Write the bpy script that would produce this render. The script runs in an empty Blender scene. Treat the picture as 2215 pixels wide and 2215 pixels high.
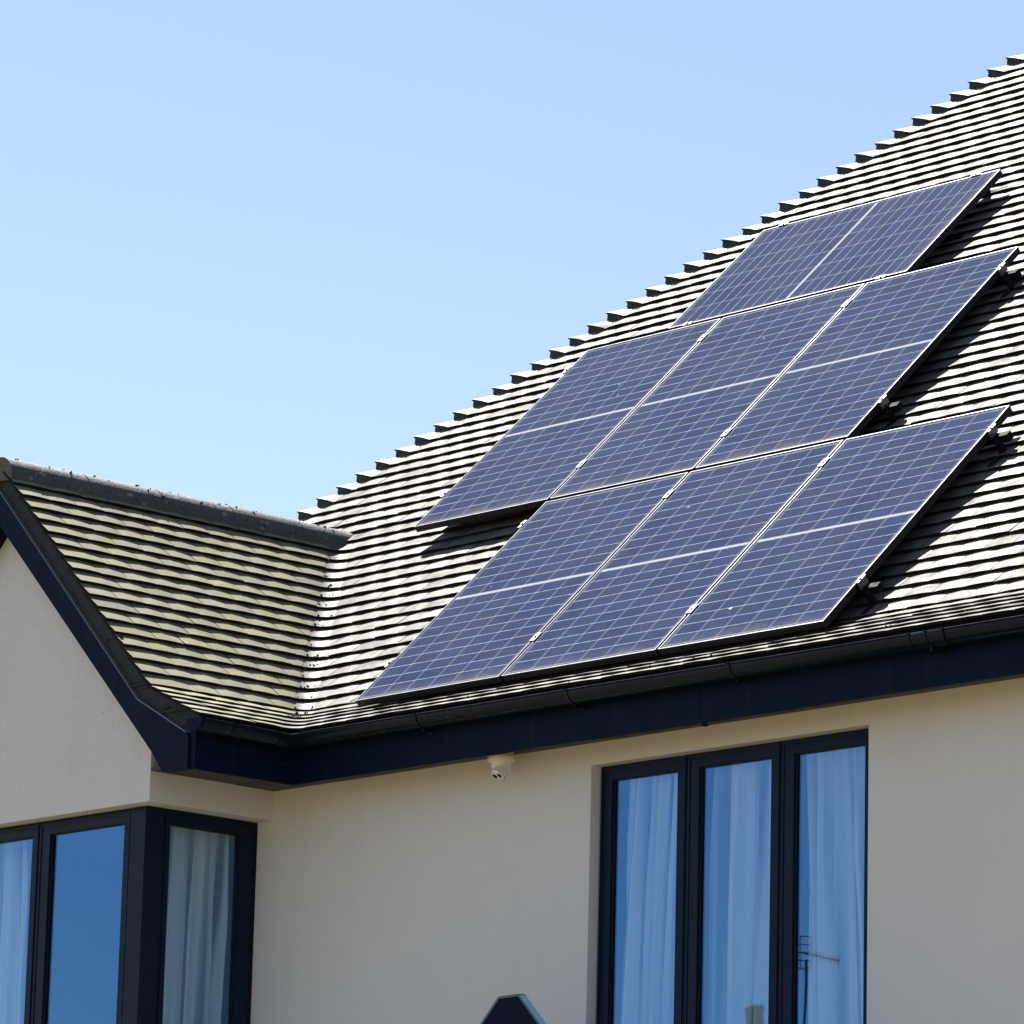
import bpy, bmesh, math, random
from math import sin, cos, tan, pi, radians, sqrt
from mathutils import Vector, Matrix, noise
random.seed(11)
C = bpy.context.scene.collection
SC = bpy.context.scene

# ------------------------------------------------------------------ camera
cam_d = bpy.data.cameras.new("camera"); cam = bpy.data.objects.new("camera", cam_d); C.objects.link(cam)
R_ = Vector((0.6838592, 0.7291981, 0.0246319)); U_ = Vector((0.1424317, -0.1665342, 0.9756944)); F_ = Vector((-0.7155765, 0.6637293, 0.2177469))
m = Matrix((R_, U_, -F_)).transposed().to_4x4()
m.translation = Vector((16.075428, -14.033258, -3.796642))
cam.matrix_world = m
cam_d.sensor_width = 36.0; cam_d.lens = 9776.386 / 2215 * 36
cam_d.clip_start = 0.5; cam_d.clip_end = 3000
SC.camera = cam
SC.render.resolution_x = 1024; SC.render.resolution_y = 1024

# ------------------------------------------------------------------ sky and sun
SUN = Vector((-0.476, 0.195, 0.857)).normalized()
elev = math.asin(SUN.z)
w = bpy.data.worlds.new("World"); SC.world = w; w.use_nodes = True
nt = w.node_tree; nt.nodes.clear()
out = nt.nodes.new('ShaderNodeOutputWorld'); bg = nt.nodes.new('ShaderNodeBackground'); sky = nt.nodes.new('ShaderNodeTexSky')
sky.sky_type = 'NISHITA'; sky.sun_disc = False
sky.sun_elevation = elev
sky.sun_rotation = math.atan2(SUN.x, SUN.y)
sky.altitude = 0; sky.air_density = 1.0; sky.dust_density = 0.6; sky.ozone_density = 0.4
bg.inputs[1].default_value = 0.0545
nt.links.new(sky.outputs[0], bg.inputs[0]); nt.links.new(bg.outputs[0], out.inputs[0])
sl = bpy.data.lights.new("sun", 'SUN'); so = bpy.data.objects.new("sun", sl); C.objects.link(so)
sl.energy = 4.9; sl.angle = radians(0.5); sl.color = (1.0, 0.95, 0.88)
so.rotation_euler = SUN.to_track_quat('Z', 'Y').to_euler(); so.location = SUN * 40
SC.view_settings.view_transform = 'Standard'; SC.view_settings.look = 'None'
SC.view_settings.exposure = 1.47; SC.view_settings.gamma = 1.0

# ------------------------------------------------------------------ tagging helpers
def tag(o, label=None, cat=None, group=None, kind=None):
    if label: o['label'] = label
    if cat: o['category'] = cat
    if group: o['group'] = group
    if kind: o['kind'] = kind
    return o
def empty(name, loc=(0, 0, 0)):
    o = bpy.data.objects.new(name, None); C.objects.link(o); o.location = loc; o.empty_display_size = .2
    return o
class MB:
    def __init__(s): s.v = []; s.f = []; s.m = []; s.sm = []; s.a = []
    def add(s, vs, fs, mi=0, smooth=False, a=0.5):
        b = len(s.v); s.v += [tuple(v) for v in vs]
        for f in fs: s.f.append(tuple(b + i for i in f)); s.m.append(mi); s.sm.append(smooth); s.a.append(a)
    def box(s, lo, hi, mi=0):
        x0, y0, z0 = lo; x1, y1, z1 = hi
        s.add([(x0,y0,z0),(x1,y0,z0),(x1,y1,z0),(x0,y1,z0),(x0,y0,z1),(x1,y0,z1),(x1,y1,z1),(x0,y1,z1)],
              [(0,3,2,1),(4,5,6,7),(0,1,5,4),(1,2,6,5),(2,3,7,6),(3,0,4,7)], mi)
    def obox(s, o, ax, ay, az, mi=0):
        o = Vector(o); ax = Vector(ax); ay = Vector(ay); az = Vector(az)
        vs = [o, o+ax, o+ax+ay, o+ay, o+az, o+ax+az, o+ax+ay+az, o+ay+az]
        fs = [(0,3,2,1),(4,5,6,7),(0,1,5,4),(1,2,6,5),(2,3,7,6),(3,0,4,7)]
        if ax.cross(ay).dot(az) < 0: fs = [f[::-1] for f in fs]
        s.add(vs, fs, mi)
    def prism(s, poly, d, mi=0):
        """closed prism: poly = list of 3d points, d = extrusion vector"""
        n = len(poly); d = Vector(d); P = [Vector(p) for p in poly]
        nn = Vector((0, 0, 0))
        for i in range(n): nn += P[i].cross(P[(i+1) % n])
        fs = [tuple(range(n)), tuple(range(2*n-1, n-1, -1))] + [(i, i+n, (i+1) % n + n, (i+1) % n) for i in range(n)]
        if nn.dot(d) > 0: fs = [f[::-1] for f in fs]
        s.add(P + [p + d for p in P], fs, mi)
    def tube(s, p0, p1, r0, r1=None, n=12, mi=0, smooth=True, cap=True):
        r1 = r0 if r1 is None else r1
        p0 = Vector(p0); p1 = Vector(p1); z = (p1 - p0).normalized()
        x = z.orthogonal().normalized(); y = z.cross(x)
        vs = [p0 + x*r0*cos(2*pi*i/n) + y*r0*sin(2*pi*i/n) for i in range(n)] + [p1 + x*r1*cos(2*pi*i/n) + y*r1*sin(2*pi*i/n) for i in range(n)]
        s.add(vs, [(i, (i+1) % n, (i+1) % n + n, i+n) for i in range(n)], mi, smooth)
        if cap:
            s.add(vs[:n], [tuple(range(n-1, -1, -1))], mi); s.add(vs[n:], [tuple(range(n))], mi)
    def lathe(s, o, axis, prof, n=24, mi=0, smooth=True):
        o = Vector(o); z = Vector(axis).normalized(); x = z.orthogonal().normalized(); y = z.cross(x)
        vs = []
        for r, h in prof: vs += [o + z*h + (x*cos(2*pi*i/n) + y*sin(2*pi*i/n))*r for i in range(n)]
        fs = []
        for k in range(len(prof)-1):
            for i in range(n): fs.append((k*n+i, k*n+(i+1) % n, (k+1)*n+(i+1) % n, (k+1)*n+i))
        s.add(vs, fs, mi, smooth)
    def build(s, name, mats, parent=None, attr=False):
        me = bpy.data.meshes.new(name); me.from_pydata(s.v, [], s.f)
        if not isinstance(mats, (list, tuple)): mats = [mats]
        for mt in mats: me.materials.append(mt)
        me.polygons.foreach_set('material_index', s.m); me.polygons.foreach_set('use_smooth', s.sm)
        if attr:
            at = me.attributes.new('tone', 'FLOAT', 'FACE'); at.data.foreach_set('value', s.a)
        me.update()
        o = bpy.data.objects.new(name, me); C.objects.link(o)
        if parent: o.parent = parent; o.matrix_parent_inverse = Matrix.Translation(-parent_loc(parent))
        return o
def parent_loc(p):
    v = Vector((0, 0, 0))
    while p:
        v += p.location + p.matrix_parent_inverse.translation; p = p.parent
    return v

# ------------------------------------------------------------------ materials
class NB:
    def __init__(s, name):
        s.mat = bpy.data.materials.new(name); s.mat.use_nodes = True; s.t = s.mat.node_tree; s.t.nodes.clear()
        s.out = s.n('ShaderNodeOutputMaterial'); s.b = s.n('ShaderNodeBsdfPrincipled'); s.l(s.b.outputs[0], s.out.inputs[0])
    def n(s, ty, **k):
        x = s.t.nodes.new(ty)
        for a, b in k.items(): setattr(x, a, b)
        return x
    def l(s, a, b): s.t.links.new(a, b)
    def set(s, **k):
        for a, b in k.items():
            s.b.inputs[{'col': 'Base Color', 'rough': 'Roughness', 'metal': 'Metallic', 'spec': 'Specular IOR Level', 'ior': 'IOR'}[a]].default_value = (*b, 1) if a == 'col' else b
    def coord(s, which='Object'): return s.n('ShaderNodeTexCoord').outputs[which]
    def noise(s, vec, scale, detail=4, rough=.55, dist=0):
        x = s.n('ShaderNodeTexNoise'); x.inputs['Scale'].default_value = scale; x.inputs['Detail'].default_value = detail
        x.inputs['Roughness'].default_value = rough; x.inputs['Distortion'].default_value = dist; s.l(vec, x.inputs['Vector']); return x.outputs['Fac']
    def ramp(s, fac, stops):
        x = s.n('ShaderNodeValToRGB'); e = x.color_ramp.elements
        while len(e) < len(stops): e.new(.5)
        for q, (p, c) in zip(e, stops): q.position = p; q.color = (*c, 1) if len(c) == 3 else c
        s.l(fac, x.inputs[0]); return x.outputs[0]
    def mixc(s, fac, a, b, mode='MIX'):
        x = s.n('ShaderNodeMix', data_type='RGBA', blend_type=mode)
        for i, v in ((0, fac), (6, a), (7, b)):
            if hasattr(v, 'links'): s.l(v, x.inputs[i])
            else: x.inputs[i].default_value = v if i == 0 else (*v, 1)
        return x.outputs[2]
    def math(s, op, a, b=None, c=None, clamp=False):
        x = s.n('ShaderNodeMath', operation=op, use_clamp=clamp)
        for i, v in enumerate((a, b, c)):
            if v is None: continue
            if hasattr(v, 'links'): s.l(v, x.inputs[i])
            else: x.inputs[i].default_value = v
        return x.outputs[0]
    def mapr(s, v, a, b, c, d):
        x = s.n('ShaderNodeMapRange'); s.l(v, x.inputs[0])
        for i, q in enumerate((a, b, c, d)): x.inputs[i+1].default_value = q
        return x.outputs[0]
    def bump(s, h, strength, dist):
        x = s.n('ShaderNodeBump'); x.inputs['Strength'].default_value = strength; x.inputs['Distance'].default_value = dist
        s.l(h, x.inputs['Height']); s.l(x.outputs[0], s.b.inputs['Normal'])
    def scaled(s, vec, sc):
        x = s.n('ShaderNodeMapping'); x.inputs['Scale'].default_value = sc; s.l(vec, x.inputs[0]); return x.outputs[0]

def simple(name, col, rough=.5, metal=0, spec=.5, var=.12, scale=6, bump=0, bscale=200):
    b = NB(name); v = b.coord()
    f = b.noise(v, scale, 5)
    c = b.mixc(f, tuple(x*(1-var) for x in col), tuple(x*(1+var) for x in col))
    b.l(c, b.b.inputs['Base Color']); b.set(rough=rough, metal=metal, spec=spec)
    b.l(b.mapr(b.noise(v, scale*4, 4), .3, .7, rough*.85, min(1, rough*1.15)), b.b.inputs['Roughness'])
    if bump: b.bump(b.noise(v, bscale, 3), bump, .002)
    return b.mat

def trim_mat(name, col, rough, spec):
    """painted plastic boards and gutters with dusty film, rain runs and pale splashes"""
    b = NB(name); v = b.coord()
    c = b.mixc(b.noise(v, 2.2, 5), tuple(x*.85 for x in col), tuple(x*1.2 for x in col))
    run_ = b.noise(b.scaled(v, (1, 1, .12)), 26, 4, .65)
    c = b.mixc(b.mapr(run_, .52, .78, 0, .22), c, (.035, .040, .045))
    fl = b.noise(v, 30, 3, .5)
    c = b.mixc(b.mapr(fl, .735, .765, 0, .55), c, (.12, .12, .11))
    b.l(c, b.b.inputs['Base Color']); b.set(spec=spec)
    b.l(b.mapr(b.noise(v, 6, 5, .6), .3, .7, rough*.75, min(1, rough*1.3)), b.b.inputs['Roughness'])
    b.bump(b.noise(b.scaled(v, (.4, .4, 1)), 5, 2), .05, .004)
    return b.mat

def tile_mat(name, base, warm, moss_amt, rough, spec=.5):
    b = NB(name); v = b.coord()
    at = b.n('ShaderNodeAttribute', attribute_name='tone').outputs['Fac']
    c = b.mixc(at, tuple(x*.72 for x in base), tuple(x*1.22 for x in warm))
    st = b.noise(v, 3.0, 6, .6)
    c = b.mixc(b.mapr(st, .42, .75, 0, .45), c, tuple(x*.62 for x in base))
    sp = b.noise(v, 60, 3, .6)
    c = b.mixc(b.mapr(sp, .60, .74, 0, .35), c, (.045, .042, .035))
    strk = b.noise(b.scaled(v, (9, 1.6, 1.6)), 4, 4, .6)
    c = b.mixc(b.mapr(strk, .50, .72, 0, .45), c, tuple(x*.5 for x in base))
    lt = b.noise(v, 38, 4, .6)
    c = b.mixc(b.mapr(lt, .60, .72, 0, .35), c, (.15, .145, .13))
    if moss_amt:
        g = b.noise(v, 5.0, 5, .65, .3)
        g2 = b.noise(v, 28, 4, .6)
        k = b.math('MULTIPLY', b.mapr(g, .50, .62, 0, 1), b.mapr(g2, .36, .56, 0, 1), clamp=True)
        c = b.mixc(b.math('MULTIPLY', k, moss_amt), c, (.15, .16, .02))
        y = b.noise(v, 2.2, 3)
        c = b.mixc(b.mapr(y, .35, .65, .05, .42), c, (.155, .135, .05))
    b.l(c, b.b.inputs['Base Color'])
    rr = b.math('ADD', b.mapr(b.noise(v, 14, 5, .65), .3, .7, rough-.08, rough+.12), b.mapr(at, 0, 1, .05, -.05))
    b.l(rr, b.b.inputs['Roughness'])
    dz_ = b.mapr(b.noise(v, 7, 5, .6), .42, .68, spec, spec*.62)
    b.l(dz_, b.b.inputs['Specular IOR Level'])
    b.bump(b.math('ADD', b.noise(v, 260, 3, .6), b.math('MULTIPLY', b.noise(v, 34, 3), 2.)), .35, .0016)
    return b.mat
M_TILE = tile_mat('concrete_tile', (.092, .088, .078), (.132, .123, .105), 0, .58, .185)
M_WTILE = tile_mat('mossy_tile', (.165, .155, .108), (.222, .202, .136), .95, .52, .27)
M_EDGE_SHADE = simple('tile_edge_shade', (.009, .009, .009), .9, var=.4, scale=30, spec=.2)  # tile edges coloured near black to deepen the shade bands between courses
M_MORTAR = simple('dark_mortar', (.034, .042, .041), .9, var=.5, scale=18, bump=.6, bscale=120)
M_VERGE = simple('verge_mortar', (.020, .027, .034), .85, var=.55, scale=14, bump=.7, bscale=90)
M_NAVY = trim_mat('navy_upvc', (.0018, .0095, .030), .45, .05)
M_NAVY2 = trim_mat('navy_gutter', (.005, .009, .018), .24, .18)
M_FRAME = simple('navy_window_frame', (.0022, .0115, .036), .36, var=.08, scale=3, spec=.14)
M_SOFFIT = simple('dark_soffit', (.03, .028, .026), .5, var=.1)
M_GLINT = simple('grey_glint', (.13, .15, .17), .4, var=.1)  # pale grey that paints the glint along the top of the bargeboard
M_SEAL = simple('black_seal', (.004, .004, .005), .6, var=.1)
M_WHITE = simple('white_plastic', (.80, .80, .76), .35, var=.04)
M_BLACK = simple('black_glass', (.004, .004, .006), .12, var=.1)
M_DECK = simple('roof_underlay', (.02, .02, .02), .95)
M_ROOM = simple('room_plaster', (.30, .30, .30), .9)
M_HOOK = simple('black_steel', (.008, .008, .010), .75, spec=.1)
M_ALU = simple('aluminium', (.30, .31, .32), .42, metal=1.0, var=.06)
M_LIP_GLARE = simple('panel_lip_glare', (.17, .175, .19), .42, metal=.85, var=.05)  # sun glare on the black frame's top lip, put into a paler metal
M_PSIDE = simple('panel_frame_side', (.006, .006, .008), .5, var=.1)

def wall_mat():
    b = NB('cream_render'); v = b.coord()
    c = b.mixc(b.noise(v, 1.3, 5, .6), (.71, .725, .745), (.765, .78, .795))
    mk = b.noise(b.scaled(v, (1, 1, .35)), 3.2, 5, .6)
    c = b.mixc(b.mapr(mk, .56, .75, 0, .22), c, (.58, .58, .58))
    fl = b.noise(v, 21, 2, .4)
    c = b.mixc(b.mapr(fl, .775, .795, 0, .5), c, (.20, .20, .20))
    hc_ = b.noise(b.scaled(v, (.5, 1, 2.2)), 7, 6, .7, .6)
    c = b.mixc(b.mapr(hc_, .62, .74, 0, .16), c, (.50, .49, .47))
    gr = b.noise(v, 90, 4, .65)
    c = b.mixc(b.mapr(gr, .42, .62, .17, 0), c, (.40, .41, .43))
    b.l(c, b.b.inputs['Base Color']); b.set(rough=.92, spec=.2)
    b.bump(b.math('ADD', b.noise(v, 240, 3, .7), b.math('MULTIPLY', b.noise(v, 9, 3), 1.6)), .35, .003)
    return b.mat
M_WALL = wall_mat()

def ridge_mat():
    b = NB('weathered_ridge'); v = b.coord()
    c = b.mixc(b.noise(v, 5, 5), (.030, .034, .036), (.085, .092, .095))
    vo = b.n('ShaderNodeTexVoronoi'); vo.inputs['Scale'].default_value = 26; b.l(b.scaled(v, (1, .5, 1)), vo.inputs[0])
    c = b.mixc(b.math('MULTIPLY', b.mapr(vo.outputs['Distance'], .22, .30, 1, 0), b.mapr(b.noise(v, 4, 3), .45, .60, 0, .8)), c, (.25, .25, .23))
    c = b.mixc(b.mapr(b.noise(v, 42, 4), .62, .68, 0, .9), c, (.02, .02, .018))
    c = b.mixc(b.mapr(b.noise(v, 24, 4), .66, .70, 0, .8), c, (.26, .22, .08))
    b.l(c, b.b.inputs['Base Color']); b.set(rough=.62)
    sk = b.noise(b.scaled(v, (1, 7, 1.2)), 6, 5, .7)
    b.bump(b.math('ADD', b.noise(v, 70, 4, .7), sk), .8, .006)
    return b.mat
M_RIDGE = ridge_mat()

# solar cell surface, laid out in the object's own metres: x across (0..W), y along (0..L)
PW, PL = 1.0027, 1.6982
def cell_mat():
    b = NB('solar_cells'); v = b.coord(); s = b.n('ShaderNodeSeparateXYZ'); b.l(v, s.inputs[0]); X, Y = s.outputs[0], s.outputs[1]
    rnd = b.n('ShaderNodeObjectInfo').outputs['Random']
    mx = .022; my = .024; cw = (PW - 2*mx) / 6; half = (PL - 2*my - .020) / 2; ch = half / 10
    u = b.math('DIVIDE', b.math('SUBTRACT', X, mx), cw)
    yy = b.math('SUBTRACT', Y, my)
    top = b.math('GREATER_THAN', yy, half + .010)
    y2 = b.math('SUBTRACT', yy, b.math('MULTIPLY', top, half + .020))
    vv = b.math('DIVIDE', y2, ch)
    fu = b.math('FRACT', u); fv = b.math('FRACT', vv)
    du = b.math('MULTIPLY', b.math('MINIMUM', fu, b.math('SUBTRACT', 1.0, fu)), cw)
    dv = b.math('MULTIPLY', b.math('MINIMUM', fv, b.math('SUBTRACT', 1.0, fv)), ch)
    iu = b.math('FLOOR', u); iv = b.math('ADD', b.math('FLOOR', vv), b.math('MULTIPLY', top, 10))
    cid = b.n('ShaderNodeCombineXYZ'); b.l(iu, cid.inputs[0]); b.l(iv, cid.inputs[1]); b.l(b.math('MULTIPLY', rnd, 50), cid.inputs[2])
    wn = b.n('ShaderNodeTexWhiteNoise', noise_dimensions='3D'); b.l(cid.outputs[0], wn.inputs[0])
    # polycrystal flakes + per cell tone
    off = b.n('ShaderNodeCombineXYZ'); b.l(b.math('MULTIPLY', rnd, 37), off.inputs[2])
    vec = b.n('ShaderNodeVectorMath', operation='ADD'); b.l(v, vec.inputs[0]); b.l(off.outputs[0], vec.inputs[1]); vec = vec.outputs[0]
    vo = b.n('ShaderNodeTexVoronoi'); vo.inputs['Scale'].default_value = 60; b.l(vec, vo.inputs[0])
    fl = b.n('ShaderNodeSeparateColor'); b.l(vo.outputs['Color'], fl.inputs[0])
    c = b.mixc(wn.outputs['Value'], (.0025, .013, .058), (.009, .024, .094))
    c = b.mixc(b.math('MULTIPLY', fl.outputs[0], .35), c, (.012, .030, .105))
    hv = b.noise(vec, 3.4, 4, .6)
    c = b.mixc(b.mapr(hv, .40, .62, 0, .45), c, (.014, .034, .070))
    hv2 = b.noise(b.scaled(vec, (1.3, .9, 1)), 5.1, 3, .5)
    c = b.mixc(b.mapr(hv2, .50, .66, 0, .40), c, (.024, .024, .080))
    # busbars: 5 thin silver lines along y in each cell (fade into the cell tone)
    fb = b.math('FRACT', b.math('MULTIPLY', fu, 5)); db = b.math('ABSOLUTE', b.math('SUBTRACT', fb, .5))
    bus = b.math('LESS_THAN', db, .022)
    c = b.mixc(b.math('MULTIPLY', bus, .30), c, (.19, .21, .28))
    lineu = b.math('LESS_THAN', du, .0042); linev = b.math('LESS_THAN', dv, .0024)
    # the row lines are broken up by the busbar solder points
    dash = b.mapr(b.noise(b.scaled(vec, (1, .2, 1)), 70, 1), .35, .6, .55, 1)
    c = b.mixc(b.math('MULTIPLY', lineu, .40), c, (.27, .29, .35))
    c = b.mixc(b.math('MULTIPLY', linev, dash), c, (.32, .33, .36))
    mid = b.math('LESS_THAN', b.math('ABSOLUTE', b.math('SUBTRACT', yy, half + .010)), .0062)
    edge = b.math('MAXIMUM', b.math('GREATER_THAN', b.math('ABSOLUTE', b.math('SUBTRACT', X, PW/2)), PW/2 - mx + .001),
                  b.math('GREATER_THAN', b.math('ABSOLUTE', b.math('SUBTRACT', Y, PL/2)), PL/2 - my + .001))
    c = b.mixc(mid, c, (.38, .39, .40))
    c = b.mixc(b.math('MULTIPLY', edge, .8), c, (.075, .09, .14))
    # dust: broad veil, washed to the lower edge, and specks
    veil = b.mapr(b.noise(vec, 2.3, 5, .6), .35, .75, .02, .15)
    c = b.mixc(veil, c, (.10, .10, .11))
    low = b.math('MULTIPLY', b.mapr(b.noise(vec, 7, 4), .35, .7, .1, .5), b.mapr(Y, .0, .10, 1, 0))
    c = b.mixc(low, c, (.19, .17, .15))
    spk = b.mapr(b.noise(vec, 110, 3, .6), .66, .75, 0, .34)
    c = b.mixc(spk, c, (.36, .37, .40))
    drop = b.mapr(b.noise(vec, 14, 3, .6), .735, .76, 0, .8)
    c = b.mixc(drop, c, (.6, .62, .64))
    b.l(c, b.b.inputs['Base Color']); b.set(rough=.9, spec=.02)
    b.b.inputs['Coat Weight'].default_value = .12; b.b.inputs['Coat Roughness'].default_value = .05
    return b.mat
M_CELL = cell_mat()

def glass_mat(name, refl, tint, trans):
    b = NB(name)
    g = b.n('ShaderNodeBsdfGlossy'); g.inputs['Roughness'].default_value = .01; g.inputs['Color'].default_value = (*tint, 1)
    t = b.n('ShaderNodeBsdfTransparent'); t.inputs['Color'].default_value = (*trans, 1)
    mx = b.n('ShaderNodeMixShader'); fr = b.n('ShaderNodeLayerWeight'); fr.inputs[0].default_value = .5
    f = b.math('ADD', b.math('MULTIPLY', b.math('POWER', fr.outputs['Facing'], 4.0), .35), refl, clamp=True)
    # faint waviness of the double glazing
    v = b.coord(); bp = b.n('ShaderNodeBump'); bp.inputs['Strength'].default_value = .04; bp.inputs['Distance'].default_value = .01
    b.l(b.noise(v, 1.5, 1), bp.inputs['Height']); b.l(bp.outputs[0], g.inputs['Normal'])
    b.l(f, mx.inputs[0]); b.l(t.outputs[0], mx.inputs[1]); b.l(g.outputs[0], mx.inputs[2]); b.l(mx.outputs[0], b.out.inputs[0])
    return b.mat
M_GLASS = glass_mat('window_glass', .205, (.195, .49, 1.0), (.95, 1.0, 1.0))

def curtain_mat():
    b = NB('sheer_curtain'); v = b.coord()
    at = b.n('ShaderNodeAttribute', attribute_name='gather').outputs['Fac']
    d = b.n('ShaderNodeBsdfDiffuse'); t = b.n('ShaderNodeBsdfTranslucent'); tr = b.n('ShaderNodeBsdfTransparent')
    col = b.mixc(b.noise(b.scaled(v, (1, 1, .1)), 14, 3), (.88, .90, .92), (.96, .97, .98))
    b.l(col, d.inputs[0]); b.l(col, t.inputs[0])
    m1 = b.n('ShaderNodeMixShader'); m1.inputs[0].default_value = .1; b.l(d.outputs[0], m1.inputs[1]); b.l(t.outputs[0], m1.inputs[2])
    # thin single cloth lets the dark room through, gathered folds do not
    m2 = b.n('ShaderNodeMixShader'); b.l(b.mapr(at, .05, .85, .78, .0), m2.inputs[0]); b.l(m1.outputs[0], m2.inputs[1]); b.l(tr.outputs[0], m2.inputs[2])
    b.l(m2.outputs[0], b.out.inputs[0]); return b.mat
M_CURT = curtain_mat()

# ------------------------------------------------------------------ ground
GZ = -5.4
def ground_mat():
    b = NB('ground_paving'); v = b.coord()
    c = b.mixc(b.noise(v, .25, 5), (.17, .105, .050), (.21, .13, .065))
    c = b.mixc(b.mapr(b.noise(v, .05, 3), .45, .6, 0, .8), c, (.06, .075, .03))
    b.l(c, b.b.inputs['Base Color']); b.set(rough=.95, spec=.2); b.bump(b.noise(v, 30, 4), .4, .01); return b.mat
g = MB(); g.add([(-900, -900, GZ), (900, -900, GZ), (900, 900, GZ), (-900, 900, GZ)], [(0, 1, 2, 3)])
tag(g.build('ground', ground_mat()), kind='structure')

# ------------------------------------------------------------------ house dimensions
XW, D = -0.7113, 0.7718             # right side plane and projection of the front wing
XR, ZR = -1.8839, 1.307             # wing ridge
PA, PB = 0.7709, 0.7849             # roof pitches: main slope, wing slope
YB, XB, ZB = 0.0878, -0.6106, 0.0348   # where the slopes kick out to the eaves
YE, XE, ZE = -0.314, -0.209, -0.150    # tile edge above the gutters
YV = -0.880                          # plane of the bargeboard face
ZS, ZF = -0.350, -0.397              # soffit, bottom of fascia
XWL = 2*XR - XW                      # left side plane of the wing
HIPC = -4.158                        # hip base line: x - y
SLEN = sqrt((YB-YE)**2 + (ZB-ZE)**2)
ZTOP = 5.0
DZ = .0722
fronts = [-SLEN + j*.0885 for j in range(5)]
s_first = -.0012
house = empty('house', (0, 0, GZ))
tag(house, 'cream rendered house with a pale tiled hipped roof and a gabled wing on the left', 'house')

def prof(s):
    """point on the slope profile at path length s from the bend -> (main y, wing x, z)"""
    if s < 0:
        t = s / SLEN
        return YB + (YB-YE)*t, XB - (XE-XB)*(-t)*-1 if False else XB + (XB-XE)*t*1.0, ZB + (ZB-ZE)*t
    z = ZB + s*sin(PA)
    return YB + s*cos(PA), XB - (z-ZB)/tan(PB), z
s = s_first
smax = (ZTOP-ZB)/sin(PA)
while s < smax:
    fronts.append(s); s += DZ/sin(PA)
TH = .0185        # tile thickness
LAP = .022
def slab(mb, F, B, n, th=TH, camber=.0036, lift=(0, 0), a=.5, seg=6, endtex=True):
    """one roof tile: F, B = lists of seg+1 points along its lower and upper edge; n = normal"""
    vs = []; k = len(F)
    for i in range(k):
        t = i/(k-1); c = camber*(1-(2*t-1)**2); l = lift[0]*(1-t)+lift[1]*t
        vs.append(Vector(F[i]) + n*(th + c + l))
    for i in range(k):
        t = i/(k-1); c = camber*(1-(2*t-1)**2)
        vs.append(Vector(B[i]) + n*(-.0006 + c*.9))
    for i in range(k): 
        t = i/(k-1); c = camber*(1-(2*t-1)**2); l = lift[0]*(1-t)+lift[1]*t
        vs.append(Vector(F[i]) + n*(-.001 + c*.6 + l))
    for i in range(k): vs.append(Vector(B[i]) + n*(-.009))
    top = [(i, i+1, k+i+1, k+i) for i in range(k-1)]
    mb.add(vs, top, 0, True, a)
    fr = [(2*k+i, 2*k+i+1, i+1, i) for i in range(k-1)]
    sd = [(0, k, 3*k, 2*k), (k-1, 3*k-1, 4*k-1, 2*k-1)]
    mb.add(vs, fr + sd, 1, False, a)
def lerp(a, b, t): return a + (b-a)*t

# ------------------------------------------------------------------ roof tiles
RV = .085     # half width of the rounded valley
TW = .172
def tone(): return min(1, max(0, random.gauss(.5, .28)))
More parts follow.
